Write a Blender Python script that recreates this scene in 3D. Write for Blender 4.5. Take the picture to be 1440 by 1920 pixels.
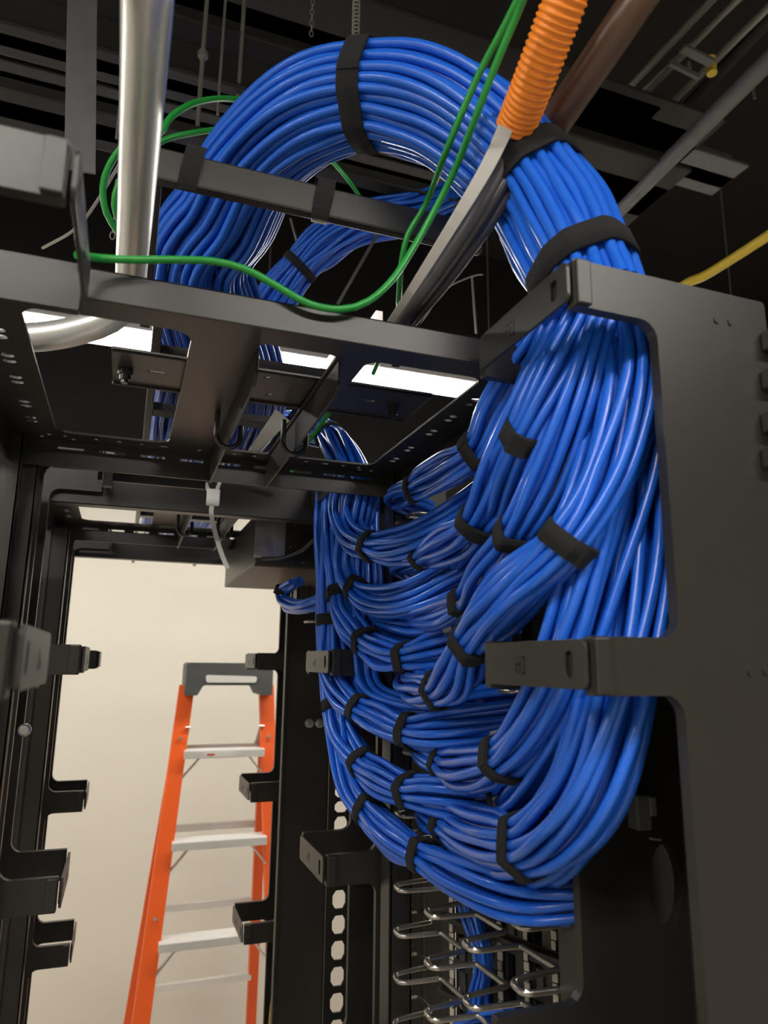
import bpy, bmesh, math, random
from mathutils import Vector, Matrix, noise
from mathutils.geometry import tessellate_polygon
random.seed(7)
C = bpy.context.scene.collection
for o in list(bpy.data.objects): bpy.data.objects.remove(o)

# ------------------------------------------------------------------ camera
EYE = Vector((0, 0, 1.85))
F = 1330.0
RX = Vector((0.941, -0.339, 0.011)); 
yv = Vector((-490, -277, -1330)).normalized()
xv = Vector((3788, -325, -1330)); xv = (xv - yv * xv.dot(yv)).normalized()
zv = xv.cross(yv)
ROT = Matrix((xv, yv, zv))                       # camera axes -> world axes
cam = bpy.data.cameras.new('camera'); camo = bpy.data.objects.new('camera', cam); C.objects.link(camo)
camo.matrix_world = Matrix.Translation(EYE) @ ROT.to_4x4()
cam.sensor_fit = 'VERTICAL'; cam.sensor_height = 24; cam.lens = F / 1920 * 24
cam.clip_start = 0.02; cam.clip_end = 100
cam.dof.use_dof = True; cam.dof.focus_distance = 0.98; cam.dof.aperture_fstop = 4.2
bpy.context.scene.camera = camo

# ------------------------------------------------------------------ world, exposure
sc = bpy.context.scene
sc.view_settings.view_transform = 'Standard'; sc.view_settings.look = 'None'
sc.view_settings.gamma = 1; sc.view_settings.use_curve_mapping = False
sc.view_settings.exposure = 0.68
w = bpy.data.worlds.new('world'); sc.world = w; w.use_nodes = True
w.node_tree.nodes['Background'].inputs[0].default_value = (0.8, 0.85, 1, 1)
w.node_tree.nodes['Background'].inputs[1].default_value = 0.02
LED = 26.0            # emission of the linear ceiling fixtures
FIX = [               # x, y, z (room), length along x, width
    (-0.42, 2.42, 2.93, 1.15, .13), (0.86, 2.42, 2.93, 1.15, .13), (2.2, 2.42, 2.93, 1.15, .13),
    (-1.9, 0.2, 2.93, 1.15, .13),  # from here on unseen fixtures, added to light the near objects
    (-0.75, -0.55, 2.93, 1.15, .16), (0.75, -0.75, 2.93, 1.15, .16), (-1.9, -0.75, 2.93, 1.15, .16),
    (-1.9, 2.42, 2.93, 1.15, .13),
]

def ray(px, py): return ROT @ Vector(((px - 720) / F, -(py - 960) / F, -1))
def AX(px, py, X): d = ray(px, py); return d * (X / d.x) + EYE
def AY(px, py, Y): d = ray(px, py); return d * (Y / d.y) + EYE
def AZ(px, py, Z): d = ray(px, py); return d * (Z / d.z) + EYE
def W(x, y, z): return Vector((x, y, z)) + EYE   # measured from the eye height

# ------------------------------------------------------------------ materials
def mat(name, col, rough=.5, metal=0., noise_amt=0., scale=30., bump=0., bscale=400., coat=0., emit=None, spec=.5, bdist=.001):
    m = bpy.data.materials.new(name); m.use_nodes = True
    nt = m.node_tree; b = nt.nodes['Principled BSDF']
    b.inputs['Base Color'].default_value = (*col, 1); b.inputs['Roughness'].default_value = rough
    b.inputs['Metallic'].default_value = metal; b.inputs['Coat Weight'].default_value = coat
    b.inputs['Specular IOR Level'].default_value = spec
    tc = nt.nodes.new('ShaderNodeTexCoord')
    if noise_amt:
        n = nt.nodes.new('ShaderNodeTexNoise'); n.inputs['Scale'].default_value = scale; n.inputs['Detail'].default_value = 4
        mx = nt.nodes.new('ShaderNodeMix'); mx.data_type = 'RGBA'
        mx.inputs[6].default_value = (*[c * (1 - noise_amt) for c in col], 1)
        mx.inputs[7].default_value = (*[min(1, c * (1 + noise_amt)) for c in col], 1)
        nt.links.new(tc.outputs['Object'], n.inputs['Vector']); nt.links.new(n.outputs['Fac'], mx.inputs[0])
        nt.links.new(mx.outputs[2], b.inputs['Base Color'])
    if bump:
        n2 = nt.nodes.new('ShaderNodeTexNoise'); n2.inputs['Scale'].default_value = bscale; n2.inputs['Detail'].default_value = 2
        bp = nt.nodes.new('ShaderNodeBump'); bp.inputs['Strength'].default_value = bump; bp.inputs['Distance'].default_value = bdist
        nt.links.new(tc.outputs['Object'], n2.inputs['Vector']); nt.links.new(n2.outputs['Fac'], bp.inputs['Height'])
        nt.links.new(bp.outputs['Normal'], b.inputs['Normal'])
    if emit:
        b.inputs['Emission Color'].default_value = (*emit[0], 1); b.inputs['Emission Strength'].default_value = emit[1]
    return m
M = dict(
    black=mat('black_powder_coat', (.022, .0205, .018), .38, 0, .12, 60, .25, 900, spec=.6, bdist=.0004),
    cable=mat('blue_cable_jacket', (.014, .128, .68), .28, 0, .10, 6, spec=.5, coat=.15),
    velcro=mat('black_hook_and_loop', (.012, .012, .013), .95, 0, .3, 300, .9, 900, bdist=.002),
    green=mat('green_wire_jacket', (.02, .30, .045), .32),
    orange=mat('orange_plastic', (.95, .27, .02), .45),
    brown=mat('bronze_brown_tube', (.085, .045, .028), .35, .1),
    grey=mat('grey_ribbon_cable', (.42, .41, .38), .6),
    dgrey=mat('dark_grey_cable', (.05, .05, .055), .45),
    emt=mat('galvanised_conduit', (.78, .78, .76), .36, .7, .06, 8),
    steel=mat('bright_steel_wire', (.55, .52, .47), .33, .95, .1, 40),
    zinc=mat('zinc_steel', (.7, .7, .7), .3, .9),
    wall=mat('painted_wall', (.68, .645, .565), .8, 0, .03, 2, .1, 200),
    bwall=mat('black_painted_wall', (.012, .011, .010), .9, 0, .2, 3),
    deck=mat('black_painted_steel', (.022, .021, .019), .7, 0, .4, 5),
    strip=mat('bright_contact_strip', (.55, .52, .46), .5, .1),
    dull=mat('dull_grey_steel', (.16, .165, .17), .55, .3, .25, 30),
    rod=mat('grey_rod', (.33, .33, .31), .5, .5),
    floor=mat('floor_tile', (.60, .55, .48), .5, 0, .06, 4),
    fibre=mat('orange_fibreglass', (.93, .13, .018), .45),
    alu=mat('ribbed_aluminium', (.80, .80, .77), .42, .35, .05, 20),
    cap=mat('dark_grey_ladder_cap', (.085, .09, .09), .6, 0, .2, 30),
    white=mat('white_plastic', (.82, .82, .78), .4),
    red=mat('red_print', (.6, .05, .03), .5),
    yellow=mat('yellow_cable_jacket', (.75, .55, .05), .4),
    blue=mat('blue_marker', (.03, .07, .5), .5),
    label=mat('white_cable_label', (.75, .75, .75), .5),
    ink=mat('black_ink', (.02, .02, .02), .6),
    diff=mat('lit_diffuser', (.9, .9, .9), .5, emit=((1, .955, .88), LED)),
    spot=mat('lit_lens', (.9, .9, .9), .5, emit=((1, .85, .6), 20)),
    gloss=mat('polished_plate', (.6, .58, .56), .28, .8, .2, 25, .6, 25, bdist=.004),
    port=mat('black_jack_plastic', (.02, .02, .02), .3, spec=.7),
    grille=mat('dark_bronze_tray', (.10, .075, .06), .45, .2),
)

# ------------------------------------------------------------------ mesh helpers
class MB:
    def __init__(s): s.v = []; s.f = []; s.sm = []
    def add(s, vs, fs, smooth=False):
        n = len(s.v); s.v += [Vector(v) for v in vs]
        s.f += [tuple(i + n for i in f) for f in fs]; s.sm += [smooth] * len(fs); return s
    def box(s, a, b):
        x0, y0, z0 = [min(a[i], b[i]) for i in range(3)]; x1, y1, z1 = [max(a[i], b[i]) for i in range(3)]
        return s.add([(x0,y0,z0),(x1,y0,z0),(x1,y1,z0),(x0,y1,z0),(x0,y0,z1),(x1,y0,z1),(x1,y1,z1),(x0,y1,z1)],
              [(0,3,2,1),(4,5,6,7),(0,1,5,4),(1,2,6,5),(2,3,7,6),(3,0,4,7)])
    def beam(s, p, q, wd, ht, up=(0,0,1)):      # rectangular bar between two points
        p = Vector(p); q = Vector(q); d = (q - p).normalized(); sd = d.cross(Vector(up)).normalized(); u = sd.cross(d)
        vs = [c + sd * a * wd / 2 + u * b * ht / 2 for c in (p, q) for a, b in ((-1,-1),(1,-1),(1,1),(-1,1))]
        return s.add(vs, [(0,3,2,1),(4,5,6,7),(0,1,5,4),(1,2,6,5),(2,3,7,6),(3,0,4,7)])
    def tube(s, pts, r, n=8, caps=True, rad=None, closed=False):
        pts = [Vector(p) for p in pts]; m = len(pts)
        vs = []; T = []
        for i in range(m):
            if closed: t = pts[(i + 1) % m] - pts[i - 1]
            else: t = pts[min(i + 1, m - 1)] - pts[max(i - 1, 0)]
            T.append(t.normalized())
        a = Vector((0,0,1)) if abs(T[0].z) < .9 else Vector((1,0,0))
        nrm = (a - T[0] * a.dot(T[0])).normalized()
        for i in range(m):
            nrm = (nrm - T[i] * nrm.dot(T[i])).normalized(); bn = T[i].cross(nrm)
            rr = rad[i] if rad else r
            for k in range(n):
                an = 2 * math.pi * k / n
                vs.append(pts[i] + (nrm * math.cos(an) + bn * math.sin(an)) * rr)
        fs = []
        for i in range(m if closed else m - 1):
            j = (i + 1) % m
            for k in range(n):
                k2 = (k + 1) % n; fs.append((i*n+k, i*n+k2, j*n+k2, j*n+k))
        s.add(vs, fs, True)
        if caps and not closed:
            s.add(vs[:n], [tuple(range(n))[::-1]]); s.add(vs[-n:], [tuple(range(n))])
        return s
    def plate(s, outer, holes, fn, t0, t1):     # outline with holes, pushed from t0 to t1; fn(u, v, t) -> point
        loops = [outer] + list(holes)
        L3 = [[Vector((u, v, 0)) for u, v in lp] for lp in loops]
        tris = tessellate_polygon(L3); flat = [p for lp in loops for p in lp]; n = len(flat)
        vs = [fn(u, v, t0) for u, v in flat] + [fn(u, v, t1) for u, v in flat]
        fs = [tuple(t) for t in tris] + [tuple(i + n for i in t[::-1]) for t in tris]
        o = 0
        for lp in loops:
            k = len(lp)
            for i in range(k): j = (i + 1) % k; fs.append((o+i, o+j, o+j+n, o+i+n))
            o += k
        return s.add(vs, fs)
    def obj(s, name, m, parent=None, bevel=0, loc=None):
        me = bpy.data.meshes.new(name)
        if parent is not None: org = root_loc(parent)
        elif loc is not None: org = Vector(loc)
        else:
            xs = [v.x for v in s.v]; ys = [v.y for v in s.v]; zs = [v.z for v in s.v]
            org = Vector(((min(xs)+max(xs))/2, (min(ys)+max(ys))/2, min(zs)))
        me.from_pydata([v - org for v in s.v], [], s.f)
        me.polygons.foreach_set('use_smooth', s.sm)
        me.materials.append(m if not isinstance(m, str) else M[m])
        if not all(s.sm):
            bm = bmesh.new(); bm.from_mesh(me); bmesh.ops.recalc_face_normals(bm, faces=bm.faces); bm.to_mesh(me); bm.free()
        me.update()
        o = bpy.data.objects.new(name, me); C.objects.link(o)
        if parent is not None: o.parent = parent
        else: o.location = org
        if bevel:
            b = o.modifiers.new('bevel', 'BEVEL'); b.width = bevel; b.segments = 2; b.limit_method = 'ANGLE'; b.angle_limit = .7
            b.harden_normals = False
        return o
def root_loc(o):
    p = Vector((0,0,0))
    while o is not None: p += o.location; o = o.parent
    return p
def thing(name, label, cat, loc, group=None):
    o = bpy.data.objects.new(name, None); o.empty_display_size = .05; C.objects.link(o); o.location = loc
    return tag(o, label, cat, group)
def tag(o, label=None, cat=None, group=None, kind=None):
    if label: o['label'] = label
    if cat: o['category'] = cat
    if group: o['group'] = group
    if kind: o['kind'] = kind
    return o
def spline(pts, step=.01):
    """Catmull-Rom through tuples of any length (first three are the position)."""
    P = [list(p) for p in pts]; P = [[2*a-b for a, b in zip(P[0], P[1])]] + P + [[2*a-b for a, b in zip(P[-1], P[-2])]]
    out = []
    for i in range(1, len(P) - 2):
        a, b, c, d = P[i-1:i+3]
        L = math.dist(b[:3], c[:3]); n = max(2, int(L / step))
        for k in range(n):
            t = k / n; t2 = t*t; t3 = t2*t
            out.append([.5*((2*q)+(-p+r)*t+(2*p-5*q+4*r-s)*t2+(-p+3*q-3*r+s)*t3) for p, q, r, s in zip(a, b, c, d)] + [i - 1 + t])
    out.append(P[-2] + [len(pts) - 1.0]); return out
def rrect(x0, y0, x1, y1, r, n=5):
    out = []
    for cx, cy, a0 in ((x1-r, y0+r, -90), (x1-r, y1-r, 0), (x0+r, y1-r, 90), (x0+r, y0+r, 180)):
        for k in range(n + 1):
            a = math.radians(a0 + 90 * k / n); out.append((cx + r*math.cos(a), cy + r*math.sin(a)))
    return out
def fillet(poly, rs, n=5):
    """round every corner of a closed polygon by its own radius"""
    out = []; m = len(poly)
    for i in range(m):
        p = Vector(poly[i]); a = Vector(poly[i-1]); b = Vector(poly[(i+1) % m]); r = rs[i]
        if r <= 0: out.append(tuple(p)); continue
        da = (a-p).normalized(); db = (b-p).normalized(); ang = da.angle(db)
        t = min(r / math.tan(ang/2), (a-p).length*.49, (b-p).length*.49); rr = t * math.tan(ang/2)
        c = p + (da+db).normalized() * (rr / math.sin(ang/2))
        s = p + da*t - c; e = p + db*t - c
        for k in range(n+1):
            v = s.lerp(e, k/n).normalized() * rr; out.append(tuple(c + v))
    return out
def circ(x, y, r, n=12, sx=1): return [(x + r*sx*math.cos(2*math.pi*k/n), y + r*math.sin(2*math.pi*k/n)) for k in range(n)]
def cylz(mb, p, q, r, n=12): return mb.tube([p, q], r, n)

# ------------------------------------------------------------------ the room
def struct(o): o['kind'] = 'structure'; return o
FX0, FX1, FY0, FY1, CZ = -3.2, 4.2, -3.0, 3.65, 4.4
struct(MB().box((FX0-.1, FY0-.1, -.1), (FX1+.1, FY1+.1, 0)).obj('floor', 'floor'))
struct(MB().box((FX0-.1, FY0-.1, CZ), (FX1+.1, FY1+.1, CZ+.1)).obj('ceiling', 'bwall'))
def wall(name, a, b, zt=2.72):
    struct(MB().box((a[0], a[1], 0), (b[0], b[1], zt)).obj(name, 'wall'))
    return MB().box((a[0], a[1], zt), (b[0], b[1], CZ))
up = wall('wall_back', (FX0, FY1), (FX1, FY1+.1)); struct(up.obj('wall_back_upper', 'bwall'))
up = wall('wall_front', (FX0, FY0-.1), (FX1, FY0)); struct(up.obj('wall_front_upper', 'bwall'))
up = wall('wall_left', (FX0-.1, FY0-.1), (FX0, FY1+.1)); struct(up.obj('wall_left_upper', 'bwall'))
up = wall('wall_right', (FX1, FY0-.1), (FX1+.1, FY1+.1)); struct(up.obj('wall_right_upper', 'bwall'))
struct(MB().box((FX0, FY1-.015, 0), (FX1, FY1, .1)).obj('baseboard_back', 'bwall'))

FIXL = ['linear ceiling light seen through the left opening of the near rack top',
        'bright linear ceiling light seen through the right opening of the near rack top',
        'linear ceiling light at the far right end of the row over the racks']
for i, (x, y, z, L, wd) in enumerate(FIX):
    lb = FIXL[i] if i < 3 else 'unseen linear light added beside or behind the viewer to light the near racks'
    t = thing('linear_light', lb, 'light', (x, y, z), 'linear lights hung under the dark ceiling')
    MB().box((x-L/2-.02, y-wd/2-.012, z), (x+L/2+.02, y+wd/2+.012, z+.05)).obj('housing', 'white', t, .004)
    MB().box((x-L/2, y-wd/2, z-.012), (x+L/2, y+wd/2, z+.001)).obj('diffuser', 'diff', t)
    for sx in (-.4, .4): MB().tube([(x+sx*L, y, z+.05), (x+sx*L, y, CZ)], .0025, 6).obj('hanger_wire', 'rod', t)

# ------------------------------------------------------------------ cable managers
P_ = .665; YN = .424; MW = .148
XT, XE, XB = .3065, .384, .503          # finger tips, opening edge, back of the right-hand panels
LT, LE, LB = -.0555, -.128, -.30        # the same for the left-hand panels
ARMS = [(.272, .312), (-.021, .020), (-.322, -.279), (-.622, -.580), (-.93, -.875), (-1.23, -1.175), (-1.53, -1.475)]
def comb(tip, edge, back, ztop=.312):
    s = 1 if back > edge else -1
    pts = []; rs = []
    pts.append((back, ztop)); rs.append(.004)
    for i, (z0, z1) in enumerate(ARMS):
        zz1 = ztop if i == 0 else z1
        if i > 0: pts.append((edge, z1)); rs.append(.016)
        pts += [(tip, zz1), (tip, z0)]; rs += [.002, .002]
        pts.append((edge, z0)); rs.append(.016)
    pts += [(edge, -1.83), (back, -1.83)]; rs += [.01, .004]
    return fillet(pts, rs)
def mark(mb, fn):   # the small square bracket-like emblem pressed into each end cap: u across, v up, in mm
    for a, b in (((-3,-5),(-2,5)), ((-3,4),(3,5)), ((-3,-5),(0,-4)), ((-.5,-5),(.5,1)), ((-.5,0),(3,1)), ((2,-5),(3,1))):
        mb.plate([(a[0],a[1]),(b[0],a[1]),(b[0],b[1]),(a[0],b[1])], [], fn, 0, 1)
def manager(y, side, label, bodyhole=False, n_arms=7):
    tip, edge, back = (XT, XE, XB) if side > 0 else (LT, LE, LB)
    t = thing('vertical_cable_manager', label, 'cable manager', ((edge+back)/2, y+MW/2, .02), 'finger cable managers at the rack posts')
    fn = lambda yy: (lambda u, v, k: W(u, yy + k, v))
    hol = []
    if side > 0: hol = [circ(.484, -.195, .006, 12, .8)]
    n_ = MB().plate(comb(tip, edge, back), hol, fn(y), 0, .010).obj('side_panel', 'black', t, .0022)
    hol = [circ(.481, -.196, .036, 28, .5)] if side > 0 else []
    MB().plate(comb(tip, edge + .005*side, back), hol, fn(y+MW), 0, .010).obj('side_panel', 'black', t, .0022)
    MB().box(W(back, y+.01, -1.83), W(back+.004*side, y+MW+.008, .300)).obj('back_plate', 'black', t)
    # dimples and clinch marks on the near panel
    if side > 0:
        for px, pz in ((.447, .285), (.462, .286), (.448, -.004), (.463, -.003), (.448, -.304), (.463, -.303)):
            MB().tube([W(px, y+.001, pz), W(px, y-.0012, pz)], .0032, 12).obj('rivet', 'black', t, .0005)
    for i, (z0, z1) in enumerate(ARMS[:n_arms]):
        zt = z1 - .002; zb = z0 + .004
        if i == 0: ya, yb = y + .001, y + MW
        else: ya, yb = y + .001, y + MW*.99
        xo = tip - .004*side
        slot = [(u, v) for u, v in rrect(ya+.014, zb+.008, ya+.024, zt-.008, .0045, 4)]
        mb = MB().plate(rrect(ya, zb, yb, zt, .006, 4), [slot], lambda u, v, k: W(xo + k*side, u, v), -.0016, .0016)
        c = mb.obj('end_cap', 'black', t, .0006)
        MB().box(W(xo + .0022*side, ya+.010, zb+.004), W(xo + .0030*side, ya+.028, zt-.004)).obj('slot_shade', 'bwall', c)  # black sheet standing in for the shade deep in the slot
        mb = MB(); cy, cz = y + MW*.60, (z0+z1)/2
        mark(mb, lambda u, v, k: W(xo + (-.0016 - .0004*k)*side, cy + u*.001*2.4, cz + v*.001*1.35))
        mb.obj('emblem', 'port', c)
        # the step where the arm turns into the cap
        MB().box(W(tip+.001*side, y-.004, z0+.001), W(tip+.014*side, y+.001, z1-.001)).obj('arm_collar', 'black', t, .0012)
    return t
names = ['nearest', 'second', 'third']
for k in range(3):
    manager(YN + k*P_, 1, ['large black cable manager filling the right edge of the view',
        'black cable manager behind the fanned blue bundles, at the centre right of the ladder',
        'black cable manager whose fingers overlap the right rail of the orange ladder'][k])
    manager(YN + k*P_, -1, ['blurred black cable manager at the far left edge, nearest to the viewer',
        'black cable manager second from the left edge, wide finger low down',
        'black cable manager bordering the left side of the cream wall'][k])

# ------------------------------------------------------------------ rack frames
def rack(k, label):
    y = k * P_
    t = thing('equipment_rack', label, 'rack', (.115, y+.83, .02), 'open black equipment racks in a row')
    hs = [fillet([(-.109, .640), (.037, .640), (.037, 1.012), (-.109, 1.012)], [.02]*4),
          fillet([(.100, .640), (.178, .640), (.178, 1.012), (.100, 1.012)], [.008]*4),
          fillet([(.211, .640), (.341, .640), (.341, 1.012), (.211, 1.012)], [.015]*4)]
    small = []
    for yy in (.66, .70, .715, .76, .775, .82, .835, .90, .915, .96, .975):
        small += [circ(-.135, yy, .0052, 10, 1.4), circ(.362, yy, .0045, 10, 1.4)]
    for xx, sx in ((-.12,1), (-.10,1), (-.06,1), (-.03,1), (0,1), (.03,2.2), (.08,1), (.13,1), (.16,1), (.20,1), (.24,1), (.27,2), (.30,1), (.325,1)):
        small.append(circ(xx, 1.028, .0036, 10, sx))
    for xx, sx in ((-.13,1), (-.09,1), (.33,1), (.35,1)): small.append(circ(xx, 1.040, .0036, 10, sx))
    fn = lambda u, v, q: W(u, v + y, .300 + q)
    m = MB().plate([(-.165,.602),(.398,.602),(.398,1.052),(-.165,1.052)], hs + small, fn, 0, .003)
    mb = m.obj('top_frame', 'black', t, .0008)
    MB().box(W(-.165, y+.600, .297), W(.398, y+.604, .326)).box(W(-.165, y+.600, .323), W(.398, y+.62, .326)).obj('front_rail', 'black', t, .0012)
    sl = [rrect(x0, .288, x0+.035, .292, .0018, 3) for x0 in (-.11, -.055, 0, .055, .11, .165, .22, .275, .32)]
    MB().plate([(-.165,.262),(.398,.262),(.398,.303),(-.165,.303)], sl, lambda u, v, q: W(u, y+1.052+q, v), 0, .004).obj('rear_rail', 'black', t, .001)
    MB().box(W(-.170, y+.600, .262), W(-.165, y+1.056, .303)).obj('side_rail', 'black', t, .001)
    MB().box(W(.398, y+.600, .262), W(.402, y+1.056, .303)).obj('side_rail', 'black', t, .001)
    # stiffening channel across, above the openings, with two bolts and slots
    c = MB()
    c.plate([(-.036,.722),(.318,.722),(.318,.812),(-.036,.812)], [circ(.010,.765,.003,8,3.4), circ(.125,.735,.0035,10), circ(.137,.785,.0035,10), circ(.250,.762,.003,8,3.4)],
            lambda u, v, q: W(u, v+y, .306+q), 0, .003)
    c.box(W(-.036, y+.722, .306), W(.318, y+.725, .311)).box(W(-.036, y+.809, .303), W(.318, y+.812, .322))
    ch = c.obj('cross_channel', 'black', t, .0012)
    for bx in (-.022, .285):
        b = MB().tube([W(bx, y+.768, .306), W(bx, y+.768, .300)], .008, 6).tube([W(bx, y+.768, .300), W(bx, y+.768, .294)], .006, 6).tube([W(bx, y+.768, .294), W(bx, y+.768, .290)], .0035, 10)
        b.obj('bolt', 'port', ch, .0006)
    for bx in (.0985, .181):
        bl = MB().plate([(.648,.298),(.648,.272),(.662,.264),(1.045,.256),(1.045,.298)], [], lambda u, v, q: W(bx+q, u+y, v), 0, .0028).obj('hanging_blade', 'black', t, .0006)
        yy = y + .85
        J = [W(bx-.013, yy, .300), W(bx-.013, yy, .270)] + [W(bx+.0015+.0145*math.cos(a), yy, .270+.0145*math.sin(a)) for a in [math.radians(d) for d in range(180, 361, 20)]] + [W(bx+.016, yy, .285)]
        MB().tube(J, .0035, 8).obj('hook', 'port', bl)
    # four posts: a front face and a turned flange, with rows of square rail holes on the right hand ones
    for sx, px in ((-1, -.150), (1, .392)):
        for py in (.605, 1.035):
            m = MB()
            px = .412 if (sx > 0 and py < .7) else (.386 if sx > 0 else px)
            m.box(W(px, py+y, -1.85), W(px+.034*sx, py+.004+y, .300)).box(W(px, py+y, -1.85), W(px+.004*sx, py+.040+y, .300))
            m.box(W(px+.030*sx, py+y, -1.85), W(px+.034*sx, py+.018+y, .300))
            m.obj('post', 'black', t, .001)
    MB().box(W(.448, y+.606, -.6), W(.57, y+.609, .1)).obj('dark_backing', 'bwall', t)  # added dark sheet, makes the round manager hole look like a shaded void
    MB().box(W(-.18, y+.60, -1.85), W(-.14, y+1.06, -1.82)).box(W(.385, y+.60, -1.85), W(.43, y+1.06, -1.82)).box(W(-.18, y+.60, -1.85), W(.43, y+.64, -1.82)).obj('base', 'black', t, .002)
    return t
rack(0, 'nearest black rack, its large top frame with three openings crossing the view')
rack(1, 'second black rack, its smaller top frame seen beyond and below the nearest one')

# beam joining the left and right managers over each gap
for k, lb in ((1, 'black channel beam across the row with a white zip tie hooked over it'), (2, 'black channel beam nearest to the cream wall')):
    y = YN + k*P_ + MW
    m = MB().box(W(LE-.03, y+.012, .252), W(XE+.02, y+.016, .312)).box(W(LE-.03, y+.012, .252), W(XE+.02, y+.040, .255)).box(W(LE-.03, y+.012, .309), W(XE+.02, y+.05, .312))
    tag(m.obj('cross_beam', 'black', None, .0015), lb, 'beam', 'beams between cable managers')
for k, lb in ((1,'short grey channel with a bent clamp at the top left of the second opening'),):
    y = YN + k*P_
    m = MB().box(W(LT-.002, y+.02, .262), W(.10, y+.026, .300))
    t = thing('bracket_bar', lb, 'bracket', W(LT, y+.02, .262))
    m.obj('bar', 'black', t, .001)
    MB().box(W(LT+.006, y+.004, .250), W(LT+.020, y+.018, .312)).obj('clamp', 'dull', t, .002)

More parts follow.
